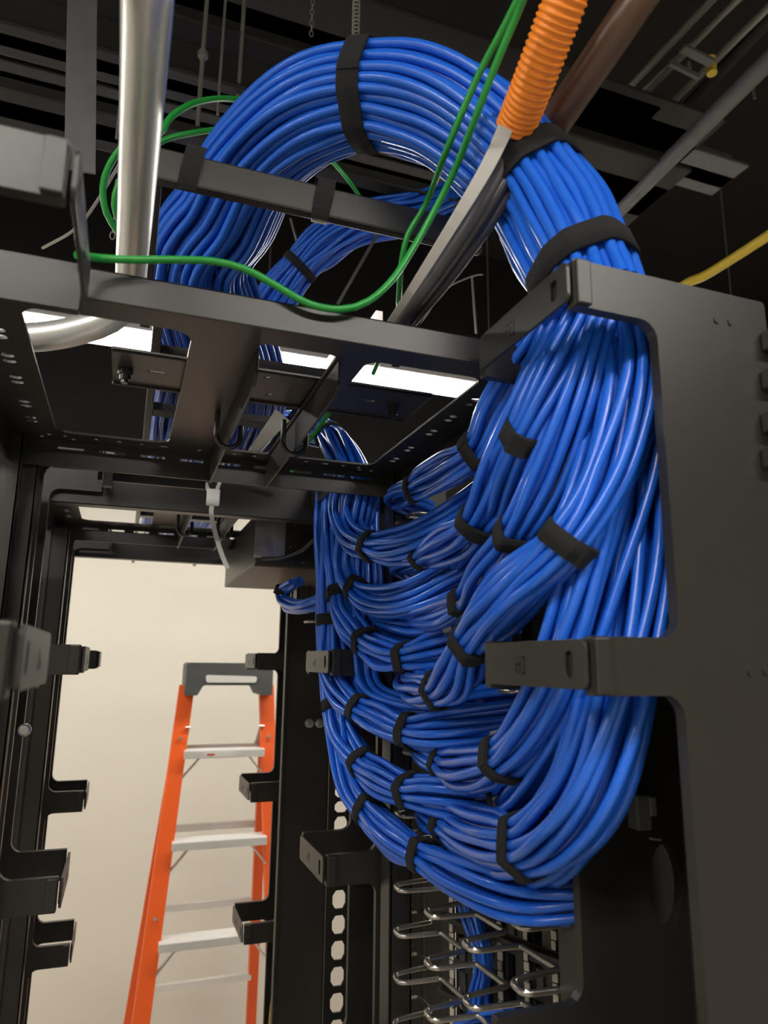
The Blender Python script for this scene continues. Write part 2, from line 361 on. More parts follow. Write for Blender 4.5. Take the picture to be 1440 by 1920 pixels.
# ------------------------------------------------------------------ cable bundles
CD = .0096     # cable diameter
def packing(n):
    """n points of a hexagonal packing (unit = one cable diameter), outermost first"""
    pts = []
    for a in range(-9, 10):
        for b in range(-9, 10): pts.append((a + b*.5, b*.866))
    pts.sort(key=lambda p: (round(math.hypot(p[0]+.13, p[1]+.07), 3)))
    return pts[:n]
def bundle(name, label, ctrl, n, straps, cat='cable bundle', group=None, squash=1., twist=.5, loose=.35, step=.011, hollow=0, endfan=0., cd=CD, wide=None, strapw=.0185, seed=None, sides=8, tails=(), labels=0):
    """ctrl: (x, y, z, spread) world points; straps: positions along the control index"""
    rnd = random.Random(seed if seed is not None else label)
    ctrl = [tuple(c) + ((c[3],) if len(c) == 4 else ()) for c in ctrl]; S = spline(ctrl, step); m = len(S)
    cen = [Vector(s[:3]) for s in S]; spr = [s[3] for s in S]; spy = [s[4] for s in S]; idx = [s[-1] for s in S]
    T = [(cen[min(i+1, m-1)] - cen[max(i-1, 0)]).normalized() for i in range(m)]
    a = Vector((1,0,0)) if wide is None else Vector(wide)
    N = [(a - T[0]*a.dot(T[0])).normalized()]
    for i in range(1, m): N.append((N[-1] - T[i]*N[-1].dot(T[i])).normalized())
    B = [T[i].cross(N[i]) for i in range(m)]
    L = [0.]
    for i in range(1, m): L.append(L[-1] + (cen[i]-cen[i-1]).length)
    slen = [min(range(m), key=lambda i: abs(idx[i]-s)) for s in straps]
    tw0 = rnd.uniform(-twist, twist); tw1 = rnd.uniform(-1, 1)
    pk = packing(n + hollow)[hollow:]
    t = thing(name, label, cat, cen[-1].copy(), group)
    Rmax = [0.] * m
    for (u, v) in pk:
        ph = [rnd.uniform(0, 6.28) for _ in range(6)]; fr = [rnd.uniform(7, 16) for _ in range(3)]
        su, sv = rnd.uniform(-1, 1), rnd.uniform(-1, 1); end_s = rnd.uniform(-1, 1)
        path = []
        for i in range(m):
            ds = min([abs(L[i]-L[j]) for j in slen] + [.09])
            lo = min(1, ds/.07); lo = lo*lo*(3-2*lo)
            k = (1 + (.16 if loose > .25 else .05)*lo)
            an = tw0 + tw1*twist*L[i]*2.5; ca, sa = math.cos(an), math.sin(an)
            x = (u*ca - v*sa) * k * spr[i]; y = (u*sa + v*ca) * k * squash * spy[i]
            x += lo*loose*(math.sin(L[i]*fr[0]+ph[0]) + .5*math.sin(L[i]*fr[1]*1.7+ph[1]))
            y += lo*loose*(math.sin(L[i]*fr[2]+ph[2]) + .5*math.sin(L[i]*fr[0]*1.6+ph[3]))
            p = cen[i] + (N[i]*x + B[i]*y) * cd
            if endfan:
                e = max(0, 1 - (L[-1]-L[i])/.16); e = e*e
                p = p + Vector((rnd.random()*0, end_s*endfan*.9, 0))*e + Vector((0, 0, (u+v)*.10*endfan))*e
            path.append(p)
            if lo < .25: Rmax[i] = max(Rmax[i], math.hypot(x, y))
        o = MB().tube(path, cd/2, sides).obj('cable', 'cable', t)
        if labels and rnd.random() < labels:
            q = max(1, m - 1 - int(.03/step) - rnd.randint(0, 3)); 
            MB().tube(path[q-1:q+1], cd/2+.0006, sides).obj('label_sleeve', 'label', o)
    for j in slen:
        # band round the outermost cables at this station
        ring_u = []; an = tw0 + tw1*twist*L[j]*2.5; ca, sa = math.cos(an), math.sin(an)
        pts = [((u*ca-v*sa)*spr[j], (u*sa+v*ca)*spy[j]*squash) for u, v in packing(n+hollow)]
        rad = []
        K = 60
        for q in range(K):
            th = 2*math.pi*q/K; d = (math.cos(th), math.sin(th))
            rad.append(max(p[0]*d[0]+p[1]*d[1] for p in pts) + .5)       # support function
        # outline from the support function
        out = []
        for q in range(K):
            th = 2*math.pi*q/K; h = rad[q]; dh = (rad[(q+1) % K]-rad[q-1])/(4*math.pi/K)
            out.append((h*math.cos(th)-dh*math.sin(th), h*math.sin(th)+dh*math.cos(th)))
        for _ in range(3): out = [((out[q-1][0]+2*out[q][0]+out[(q+1) % K][0])/4, (out[q-1][1]+2*out[q][1]+out[(q+1) % K][1])/4) for q in range(K)]
        mb = MB(); vs = []
        sw = strapw; tl = rnd.uniform(-.12, .12)
        for (off, ex) in ((-sw/2, .0004), (-sw/2, .0026), (sw/2, .0026), (sw/2, .0004)):
            for q, (x, y) in enumerate(out):
                r = math.hypot(x, y); g = ex/cd/ max(r, .1)
                c0 = cen[j] + T[j]*(off + tl*cd*x*.5)
                vs.append(c0 + (N[j]*x*(1+g) + B[j]*y*(1+g))*cd)
        fs = []
        for a_, b_ in ((0,1),(1,2),(2,3),(3,0)):
            for q in range(K): q2 = (q+1) % K; fs.append((a_*K+q, a_*K+q2, b_*K+q2, b_*K+q))
        mb.add(vs, fs, True)
        q0 = rnd.randrange(K)      # the overlapping tail of the strap
        vs = []
        nn = 11
        for (off, ex) in ((-sw/2, .0024), (-sw/2, .0042), (sw/2, .0042), (sw/2, .0024)):
            for q in range(nn):
                x, y = out[(q0+q) % K]; r = math.hypot(x, y); g = ex/cd/max(r, .1)
                vs.append(cen[j] + T[j]*(off + tl*cd*x*.5 + .001) + (N[j]*x*(1+g)+B[j]*y*(1+g))*cd)
        fs = [(0, nn, 2*nn, 3*nn), (nn-1, 2*nn-1, 3*nn-1, 4*nn-1)]
        for a_, b_ in ((0,1),(1,2),(2,3),(3,0)):
            for q in range(nn-1): fs.append((a_*nn+q, a_*nn+q+1, b_*nn+q+1, b_*nn+q))
        mb.add(vs, fs)
        mb.obj('strap', 'velcro', t)
    return t
def cp(lst):
    """control list of (px, py, X, spread): the point of the plane X seen there"""
    out = []
    for px, py, X, s in lst:
        p = AX(px, py, X); out.append((p.x, p.y, p.z, s))
    return out
def cpy(lst):
    out = []
    for px, py, Y, s in lst:
        p = AY(px, py, Y); out.append((p.x, p.y, p.z, s))
    return out
G1 = 'blue cable bundles fanning out of the nearest manager'
G2 = 'blue cable bundles leaving the second manager'
# near group, out of the top of the nearest manager
bundle('cable_bundle', 'highest blue cable bundle of the right group, ending at the rack top corner',
    cp([(1085,535,.385,1.0),(1060,580,.38,1.1),(1000,680,.365,1.15),(945,775,.352,1.1),(905,845,.35,1.),(850,885,.355,1.05),(788,917,.365,1.),(752,935,.385,.95),(800,960,.44,0.88)]), 13, [4, 6], group=G1, endfan=.02, loose=.3)
bundle('cable_bundle', 'second highest blue cable bundle of the right group, strapped twice',
    cp([(1100,538,.378,1.0),(1080,590,.37,1.15),(1030,700,.355,1.2),(965,850,.34,1.15),(900,975,.34,1.),(848,1018,.35,1.05),(800,1043,.365,.9),(755,1058,.385,.9),(810,1080,.45,0.96)]), 13, [4, 6], group=G1, endfan=.02, loose=.3)
bundle('cable_bundle', 'blue cable bundle with a strap high up, right of the topmost right-hand bundle',
    cp([(1125,545,.378,1.0),(1110,590,.37,1.15),(1040,720,.338,1.15),(980,825,.322,1.),(950,900,.330,1.1),(925,960,.345,1.1),(860,1040,.38,1.1),(870,1060,.45,1.04)]), 8, [3], group=G1, endfan=.02, loose=.3)
bundle('cable_bundle', 'blue cable bundle half hidden behind the thick swinging one, strapped twice',
    cp([(1140,548,.39,1.0),(1135,590,.38,1.15),(1085,760,.355,1.2),(1020,920,.34,1.1),(972,1005,.335,1.),(920,1075,.345,1.05),(880,1130,.352,.95),(820,1158,.37,1.0),(770,1155,.395,.95),(830,1140,.45,0.88)]), 10, [4, 6], group=G1, endfan=.02, loose=.3)
bundle('cable_bundle', 'thick blue cable bundle swinging across the centre of the fan, three straps on it',
    cp([(1160,555,.40,.95),(1165,600,.40,1.1),(1178,720,.395,1.2),(1140,890,.368,1.15),(1066,1018,.335,1.),(965,1115,.318,1.1),(888,1200,.325,.95),(862,1262,.335,1.0),(826,1292,.345,.9),(780,1285,.37,.95),(790,1240,.41,0.88)]), 17, [4, 6, 8], group=G1, endfan=.03)
bundle('cable_bundle', 'blue cable bundle passing behind the big finger cap, strapped low by the patch panels',
    cp([(1170,556,.41,1.0),(1180,620,.41,1.1),(1170,850,.395,1.15),(1115,1080,.365,1.15),(1060,1260,.345,1.1),(1010,1360,.345,1.05),(950,1422,.352,1.),(885,1448,.365,1.05),(840,1432,.378,.95),(800,1395,.41,1.0),(830,1360,.46,0.88)]), 17, [6, 8], group=G1, endfan=.03)
bundle('cable_bundle', 'lowest and nearest thick blue cable bundle of the right group',
    cp([(1185,560,.43,1.0),(1192,620,.432,1.05),(1208,850,.432,1.05),(1205,1050,.41,1.1),(1175,1250,.385,1.1),(1120,1450,.36,1.1),(1055,1550,.355,1.05),(985,1592,.355,1.),(905,1582,.368,1.05),(845,1548,.38,.95),(812,1510,.41,1.0),(850,1480,.47,0.88)]), 21, [7, 9], group=G1, endfan=.03)
bundle('cable_bundle', 'blue cables hanging behind the thick bundle inside the nearest manager',
    cp([(1140,548,.45,1.0),(1165,700,.45,1.1),(1170,950,.43,1.1),(1120,1150,.395,1.15),(1100,1290,.375,1.2),(1030,1420,.375,1.2),(960,1500,.39,1.2),(930,1490,.46,0.96)]), 11, [6], group=G1, endfan=.03)
bundle('cable_bundle', 'blue cables along the right edge of the nearest manager opening, behind its neighbours',
    cp([(1180,558,.47,1.0),(1190,700,.475,1.1),(1205,1000,.46,1.1),(1175,1270,.42,1.1),(1140,1450,.385,1.2),(1080,1580,.39,1.2),(1000,1640,.40,1.1),(1000,1650,.47,0.96)]), 11, [6], group=G1, endfan=.03)
# far group, out of the top of the second manager
bundle('cable_bundle', 'blue cable bundle highest of the left group, curving right under the rack corner',
    cp([(668,890,.34,1.2),(650,950,.332,1.2),(662,1000,.332,1.1),(700,1022,.340,1.),(760,1020,.352,1.05),(840,985,.375,1.2),(930,920,.42,1.12)]), 15, [3], group=G2, endfan=.03, loose=.26, labels=.1)
bundle('cable_bundle', 'blue cable bundle looping through the ring-shaped strap below the topmost left one',
    cp([(685,890,.355,1.2),(672,960,.345,1.2),(655,1050,.340,1.1),(672,1103,.345,1.),(715,1125,.355,1.05),(790,1115,.37,1.2),(900,1060,.41,1.4),(960,1040,.45,1.12)]), 14, [3], group=G2, endfan=.03, loose=.26, labels=.15)
bundle('cable_bundle', 'blue cable bundle of the left group ending at the centre of the fan',
    cp([(645,890,.34,1.2),(632,980,.332,1.1),(640,1112,.332,1.),(655,1165,.338,1.),(690,1205,.345,1.),(730,1228,.355,1.05),(768,1232,.362,1.),(840,1215,.385,1.15),(930,1180,.43,1.04)]), 14, [2, 4, 6], group=G2, endfan=.03, loose=.26, labels=.15)
bundle('cable_bundle', 'blue cable bundle dropping behind the finger cap and turning right below it',
    cp([(628,890,.335,1.2),(622,1000,.328,1.1),(622,1163,.327,1.),(625,1240,.329,1.1),(645,1295,.334,1.1),(680,1330,.342,1.),(730,1352,.352,1.05),(772,1370,.360,1.),(860,1368,.382,1.2),(980,1350,.43,1.12)]), 15, [2, 5, 7], group=G2, endfan=.03, loose=.26, labels=.2)
bundle('cable_bundle', 'flat blue cable bundle branching right just above its strapped neighbour below the cap',
    cp([(690,890,.375,1.1),(690,1050,.37,1.1),(690,1210,.365,1.1),(700,1290,.365,1.1),(760,1320,.372,1.1),(850,1320,.39,1.2),(980,1310,.44,1.12)]), 10, [5], group=G2, endfan=.03, loose=.26, labels=.3)
bundle('cable_bundle', 'blue cable bundle at mid height turning right through two straps under the centre',
    cp([(640,890,.35,1.2),(630,1050,.342,1.1),(624,1200,.335,1.1),(630,1325,.335,.9),(650,1385,.338,1.1),(682,1432,.345,1.),(722,1460,.352,1.05),(772,1482,.36,1.),(870,1490,.38,1.2),(1000,1495,.42,1.12)]), 15, [3, 5, 7], group=G2, endfan=.03, loose=.26, labels=.5)
bundle('cable_bundle', 'lowest blue cable bundle of the left group, above the bare wire rings',
    cp([(655,890,.36,1.2),(645,1050,.355,1.1),(635,1250,.345,1.1),(648,1380,.34,1.1),(665,1465,.338,1.05),(694,1518,.342,1.),(740,1562,.348,1.05),(797,1600,.355,.95),(880,1640,.365,1.05),(980,1668,.38,1.1),(1090,1662,.42,0.96)]), 14, [5, 7], group=G2, endfan=.03)
bundle('cable_bundle', 'straight blue cable bundle at mid height with no strap in view',
    cp([(705,890,.385,1.1),(705,1060,.38,1.1),(715,1150,.38,1.1),(775,1172,.38,1.1),(850,1170,.395,1.1),(960,1165,.44,0.96)]), 11, [4], group=G2, endfan=.03, loose=.26, labels=.4)
bundle('cable_bundle', 'small distant bundle of blue cables looping beside the cream wall above the far finger',
    cp([(560,1092,.315,.8),(533,1108,.300,.7),(535,1128,.300,.7),(562,1138,.305,.75),(605,1128,.325,.85),(680,1110,.38,1.)]), 8, [1], group='blue cable bundles beyond the second manager')

# the great arch over the top
arch = [(.15, 2.75, 2.33, 2.1, .7), (.145, 1.9, 2.33, 2.1, .7), (.140, 1.35, 2.33, 2.1, .7), (.115, 1.12, 2.335, 1.7, .9)]
for px, py, Y, s in [(375,500,.95,1.2),(428,405,.87,1.1),(480,310,.80,1.0),(575,225,.725,1.0),(695,188,.665,1.0),(830,212,.615,1.0),(945,292,.58,1.0),(1022,388,.55,1.0),(1072,475,.52,.97),(1105,545,.505,.93),(1120,600,.495,.9)]:
    p = AY(px, py, Y); arch.append((p.x, p.y, p.z, s, s))
bundle('cable_bundle', 'great arch of blue cables over the long black bar, wide black straps round it',
    arch, 62, [8.0, 10.75, 12.7], group='arched blue cable bundles', squash=.86, twist=.05, loose=.22, hollow=36, strapw=.026, wide=(1,0,0), step=.014, cd=.0108)
a2 = cpy([(470,640,1.50,1.1),(520,560,1.42,1.1),(585,480,1.36,1.05),(670,425,1.32,1.),(770,405,1.30,1.),(860,375,1.32,1.),(960,375,1.5,1.),(1010,395,2.0,1.),(1040,420,3.3,1.)])
bundle('cable_bundle', 'smaller arch of blue cables seen under the great arch, one thin strap',
    a2, 36, [1.75], group='arched blue cable bundles', hollow=12, twist=.1, loose=.45, strapw=.018)
a3 = cpy([(470,800,1.62,1.1),(560,800,1.45,1.05),(612,815,1.36,1.),(640,850,1.27,1.),(662,900,1.20,1.),(668,950,1.17,1.)])
bundle('cable_bundle', 'blue cables bending down behind the right opening of the nearest rack top',
    a3, 28, [2.2], group='arched blue cable bundles', hollow=4, twist=.1, loose=.3)

# ------------------------------------------------------------------ overhead tray
t = thing('cable_tray', 'black ladder tray carrying the blue cables above the rack tops', 'cable tray', W(.14, 1.6, .40))
for x in (.008, .262): MB().box(W(x-.006, .86, .405), W(x+.006, 3.2, .455)).obj('rail', 'black', t, .002)
for k in range(9):
    y = .95 + k*.235
    MB().box(W(.014, y, .408), W(.256, y+.035, .422)).obj('rung', 'black', t, .001)
t = thing('support_bar', 'long black bar crossing in front of the left leg of the great blue arch', 'bar', W(.2, .74, .52))
b0 = AY(280, 300, .685); b1 = AY(905, 438, .685)
MB().box((b0.x-.0, .685, b0.z-.019), (b1.x, .698, b0.z+.019)).obj('bar', 'black', t, .003)
for px, w_ in ((360, .020), (607, .020)):
    p = AY(px, 310+(px-360)*.24, .685)
    lp = [Vector((p.x + .004*math.sin(a), .692 - .0115*math.cos(a)*(1 + .9*(math.cos(a) < 0)), p.z + .027*math.sin(a) + .008*(math.cos(a) < 0))) for a in [k*2*math.pi/20 for k in range(20)]]
    mb = MB(); vs = []
    for v in lp:
        o_ = (v - Vector((p.x, .692, p.z))).normalized()*.0016
        vs += [v + Vector((-w_/2,0,0)), v + Vector((w_/2,0,0)), v + Vector((w_/2,0,0)) + o_, v + Vector((-w_/2,0,0)) + o_]
    mb.add(vs, [(i*4+a, ((i+1)%20)*4+a, ((i+1)%20)*4+(a+1)%4, i*4+(a+1)%4) for i in range(20) for a in range(4)])
    mb.obj('strap', 'velcro', t)
tagc = AY(594, 412, .70)
MB().box((tagc.x-.008, .693, tagc.z-.008), (tagc.x+.010, .695, tagc.z+.006)).obj('clip', 'white', t, .001)
for x in (b0.x+.008, .335): MB().beam((x, .698, b0.z), (x, .90, 2.28), .012, .03).obj('drop_arm', 'black', t, .001)

# ------------------------------------------------------------------ conduit, innerduct, tubes, loose wires
def wire(name, pts, r, m, label, cat, step=.01, n=10, group=None):
    S = spline([(p[0], p[1], p[2], r) for p in pts], step)
    return tag(MB().tube([s[:3] for s in S], r, n).obj(name, m), label, cat, group)
pts = [AY(px, py, Y) for px, py, Y in ((278,-60,.40),(276,0,.42),(268,160,.50),(258,330,.61),(248,480,.75),(240,560,.81),(205,598,.83),(150,618,.84),(90,630,.85),(20,634,.86),(-200,640,.88))]
S = spline([(*p, 0) for p in pts], .012)
t = thing('conduit', 'shiny galvanised conduit dropping from the top left and bending left behind the rack top', 'conduit', Vector(S[-1][:3]))
MB().tube([s[:3] for s in S], .0168, 28).obj('pipe', 'emt', t)
p, q = AY(247, 205, .605), AY(243, 315, .70)
dd = (q-p).normalized(); back = -(p-EYE).normalized()
# blue pen stroke along the pipe wall
axis_p, axis_q = None, None
def axis_at(z):
    best = min(S, key=lambda s: abs(s[2]-z)); return Vector(best[:3])
st = []
for k in range(9):
    s_ = [s for s in S if 1.9 < s[-1] < 3.1]; s_ = s_[int(k*(len(s_)-1)/8)]
    c_ = Vector(s_[:3]); d_ = (EYE - c_).normalized(); side = Vector((-1, 0, 0)); n_ = (d_ + side*.35).normalized()
    st.append(c_ + n_*.0164)
MB().tube(st, .0024, 6).obj('pen_mark', 'blue', t)

# orange corrugated innerduct
pts = [AY(px, py, Y) for px, py, Y in ((966,240,.520),(1002,150,.475),(1048,30,.430),(1085,-70,.40))]
S = spline([(*p, 0) for p in pts], .0012)
rad = [.0188 + .0011*math.sin(i*2*math.pi/4.5) for i in range(len(S))]
t = thing('corrugated_duct', 'bright orange corrugated duct coming in from the top edge', 'duct', Vector(S[0][:3]))
MB().tube([s[:3] for s in S], .0185, 28, rad=rad).obj('sleeve', 'orange', t)
MB().tube([s[:3] for s in S[:3]], .0165, 20).obj('mouth', 'port', t)
# brown tube and the cables continuing from both
pts = [AY(px, py, Y) for px, py, Y in ((1000,290,.55),(1030,245,.53),(1098,145,.48),(1183,20,.43),(1250,-80,.40))]
wire('brown_tube', pts, .0165, 'brown', 'brown glossy tube beside the orange duct, fading from black at its lower end', 'tube', n=24)
def ribbon(name, pts, wd, th, m, label, cat, sidev=(1,0,0)):
    S = spline([(*p, 0) for p in pts], .012); P3 = [Vector(s[:3]) for s in S]; mb = MB(); vs = []
    for i, p in enumerate(P3):
        T = (P3[min(i+1, len(P3)-1)]-P3[max(i-1, 0)]).normalized()
        view = (p-EYE).normalized(); sd = T.cross(view).normalized(); u = sd.cross(T)
        f = min(1, .35 + .65*(1-i/len(P3))) if 1 else 1
        for a, b in ((-1,-1),(1,-1),(1,1),(-1,1)): vs.append(p + sd*a*wd/2*f + u*b*th/2)
    fs = [(0,3,2,1), tuple(len(vs)-4+k for k in range(4))]
    for i in range(len(P3)-1):
        for k in range(4): k2 = (k+1) % 4; fs.append((i*4+k, i*4+k2, i*4+4+k2, i*4+4+k))
    mb.add(vs, fs); return tag(mb.obj(name, m, None, .0008), label, cat)
ribbon('flat_cable', [AY(px, py, Y) for px, py, Y in ((948,240,.51),(915,310,.52),(862,400,.54),(800,500,.58),(742,590,.63),(700,650,.69))], .015, .003, 'grey',
    'light grey flat cable running down left from the mouth of the orange duct', 'cable')
for i, (lb, off, r, mt) in enumerate((('dark grey cable along the right side of the light grey flat cable', 22, .0075, 'dgrey'),
        ('thick black cable from under the orange duct to the rack top', 40, .0085, 'port'),
        ('black cable nearest to the brown tube, under the orange duct', 58, .0075, 'dgrey'))):
    wire('power_cable', [AY(px, py, Y) for px, py, Y in ((950+off,240,.525),(918+off,320,.535),(865+off*.9,415,.555),(805+off*.75,510,.595),(748+off*.5,595,.64),(710+off*.4,650,.70))], r, mt, lb, 'cable', n=12, group='dark cables beside the light grey flat cable')
GW = 'green ground wires near the arch'
wire('ground_wire', [AY(px, py, Y) for px, py, Y in ((985,-30,.44),(945,50,.47),(893,150,.51),(838,280,.56),(800,380,.64),(765,440,.66),(752,500,.68),(748,560,.72),(742,600,.80),(700,700,.95)) ],
    .0034, 'green', 'green wire falling straight from the top right to the rack top bar', 'wire', group=GW)
wire('ground_wire', [AY(px, py, Y) for px, py, Y in ((145,478,.56),(185,484,.58),(250,487,.585),(330,487,.59),(400,490,.59),(460,505,.59),(520,537,.59),(580,570,.59),(640,580,.59),(690,565,.59),(735,525,.59),(775,465,.59),(812,400,.58),(852,320,.55),(890,225,.50),(930,120,.46),(968,30,.43),(1000,-50,.40))],
    .0034, 'green', 'green wire sagging in a long curve over the front rail of the rack top', 'wire', group=GW)
wire('ground_wire', [AY(px, py, Y) for px, py, Y in ((460,188,.90),(410,185,.87),(360,195,.84),(320,220,.82),(298,250,.81),(240,268,.82),(208,305,.84),(193,350,.86),(200,400,.88),(225,440,.90),(260,480,.92),(290,510,.96))],
    .0042, 'green', 'outer green wire loop behind the conduit at the left', 'wire', group=GW)
wire('ground_wire', [AY(px, py, Y) for px, py, Y in ((430,240,.90),(370,248,.88),(310,262,.87),(250,300,.88),(222,345,.89),(214,385,.90),(228,420,.92),(262,455,.94),(300,480,.98))],
    .0040, 'green', 'inner green wire loop behind the conduit at the left', 'wire', group=GW)
wire('ground_wire', [AY(px, py, Y) for px, py, Y in ((600,280,1.0),(630,310,1.0),(655,340,1.0),(672,365,1.02),(690,400,1.05))],
    .0035, 'green', 'short green wire visible in the gap under the great arch', 'wire', group=GW)
wire('ground_wire', [AY(px, py, Y) for px, py, Y in ((648,720,1.0),(606,790,1.06),(580,825,1.1),(556,862,1.15),(540,900,1.2))],
    .0040, 'green', 'green wire seen through the right opening of the rack top', 'wire', group=GW)
wire('yellow_cable', [AZ(1240,562,1.0), AZ(1290,530,1.0), AZ(1330,512,1.0), AZ(1440,442,1.0), AZ(1560,360,1.0)], .012, 'yellow', 'yellow cable crossing the dark background at the right edge', 'cable')
wire('yellow_cable', [AY(525,1780,1.70), AY(518,1830,1.70), AY(510,1880,1.70), AY(503,1960,1.70)], .0035, 'yellow', 'thin yellow cable low down beside the far manager', 'cable')

# white zip tie and ribbed strip
tz = thing('zip_tie', 'white zip tie hanging from the channel beam', 'zip tie', AY(425,1065,1.22))
S = spline([(*AY(px,py,1.20),0) for px, py in ((402,925),(398,945),(396,960),(400,985),(408,1015),(416,1040),(427,1066))], .002)
mb = MB()
for i in range(len(S)-1):
    p, q = Vector(S[i][:3]), Vector(S[i+1][:3]); mb.beam(p, p.lerp(q, .999), .0080 if i % 2 else .0068, .0016, (0,1,0))
mb.obj('strap', 'white', tz)
MB().box(AY(389,915,1.194), AY(410,950,1.206)).obj('head', 'white', tz, .002)
MB().beam(AY(404,925,1.195), AY(412,905,1.22), .006, .002).beam(AY(392,925,1.195), AY(386,905,1.22), .006, .002).obj('loop', 'white', tz)
tag(ribbon('flat_cable', [AY(530,778,1.12), AY(500,815,1.16), AY(470,850,1.22)], .030, .002, 'grey', 'pale ribbed strip seen through the middle opening of the rack top', 'strip'))

# ------------------------------------------------------------------ wire rings
RP = .1065; RZ = .0556
def ring_comb(x, y0, z0, label, rows=7, cols=5):
    t = thing('wire_ring_rack', label, 'wire organizer', W(x+.05, .83, -.65))
    return t
tr = thing('wire_organizer', 'bare bent wire cable rings stacked below the blue bundles', 'wire organizer', W(.43, .80, -.75))
RZ = .0556
for r in range(-1, 9):
    z = -.3010 - RZ*r
    pts = []
    y = 1.10
    yy = .985
    pts += [(.436, 1.078, z+.004), (.405, 1.074, z+.003), (.401, 1.070, z+.003), (.401, 1.058, z+.002), (.405, 1.054, z+.002), (.436, 1.050, z+.002)]
    for c in range(4):
        yc = yy - c*RP
        pts += [(.436, yc+.018, z+.002), (.384, yc+.013, z+.001), (.378, yc+.008, z), (.378, yc-.008, z-.001), (.384, yc-.013, z-.001), (.436, yc-.016, z-.001)]
    pts.append((.436, .592, z+.002))
    V = [W(*p) for p in pts]
    # round the corners a little
    out = [V[0]]
    for i in range(1, len(V)-1):
        a = V[i] + (V[i-1]-V[i]).normalized()*.004; b = V[i] + (V[i+1]-V[i]).normalized()*.004
        out += [a, (a+b)/4 + V[i]/2, b]
    out.append(V[-1])
    MB().tube(out, .0032, 8).obj('wire_finger', 'steel', tr)
MB().tube([W(.441, 1.045, -.95), W(.441, 1.045, -.22)], .0026, 8).obj('wire_upright', 'black', tr)
# rings peeping out between the blue bundles
GR = 'bent wire rings peeping out between the bundles'
for px, py, X, lb in ((770,965,.40,'bent steel wire ring end just under the topmost right bundle'), (800,1065,.40,'bent steel wire ring end under the second strapped bundle of the right group'),
        (752,1290,.39,'bent steel wire ring end left of the fist below the centre straps'), (950,1296,.40,'bent steel wire ring end under the big finger cap'), (765,1412,.39,'bent steel wire ring end above the mid height strapped bundle'),
        (750,1527,.385,'bent steel wire ring end above the lowest left bundle'), (805,1555,.385,'bent steel wire ring end right of the lowest left strap'), (880,1535,.40,'bent steel wire ring end behind the lowest thick bundle'), (575,1166,.345,'bent steel wire ring end beside the far manager, left of the bundles')):
    p = AX(px, py, X); q = p + Vector((.05, 0, 0))
    L = [p + Vector((.06, .04, .004)), p + Vector((.012, .022, .002)), p + Vector((0, .014, 0)), p + Vector((0, -.012, 0)), p + Vector((.012, -.018, 0)), p + Vector((.04, -.02, 0)), p + Vector((.06, -.05, -.002))]
    S = spline([(*v, 0) for v in L], .004)
    tag(MB().tube([s[:3] for s in S], .0030, 8).obj('wire_ring', 'steel'), lb, 'wire ring', GR)

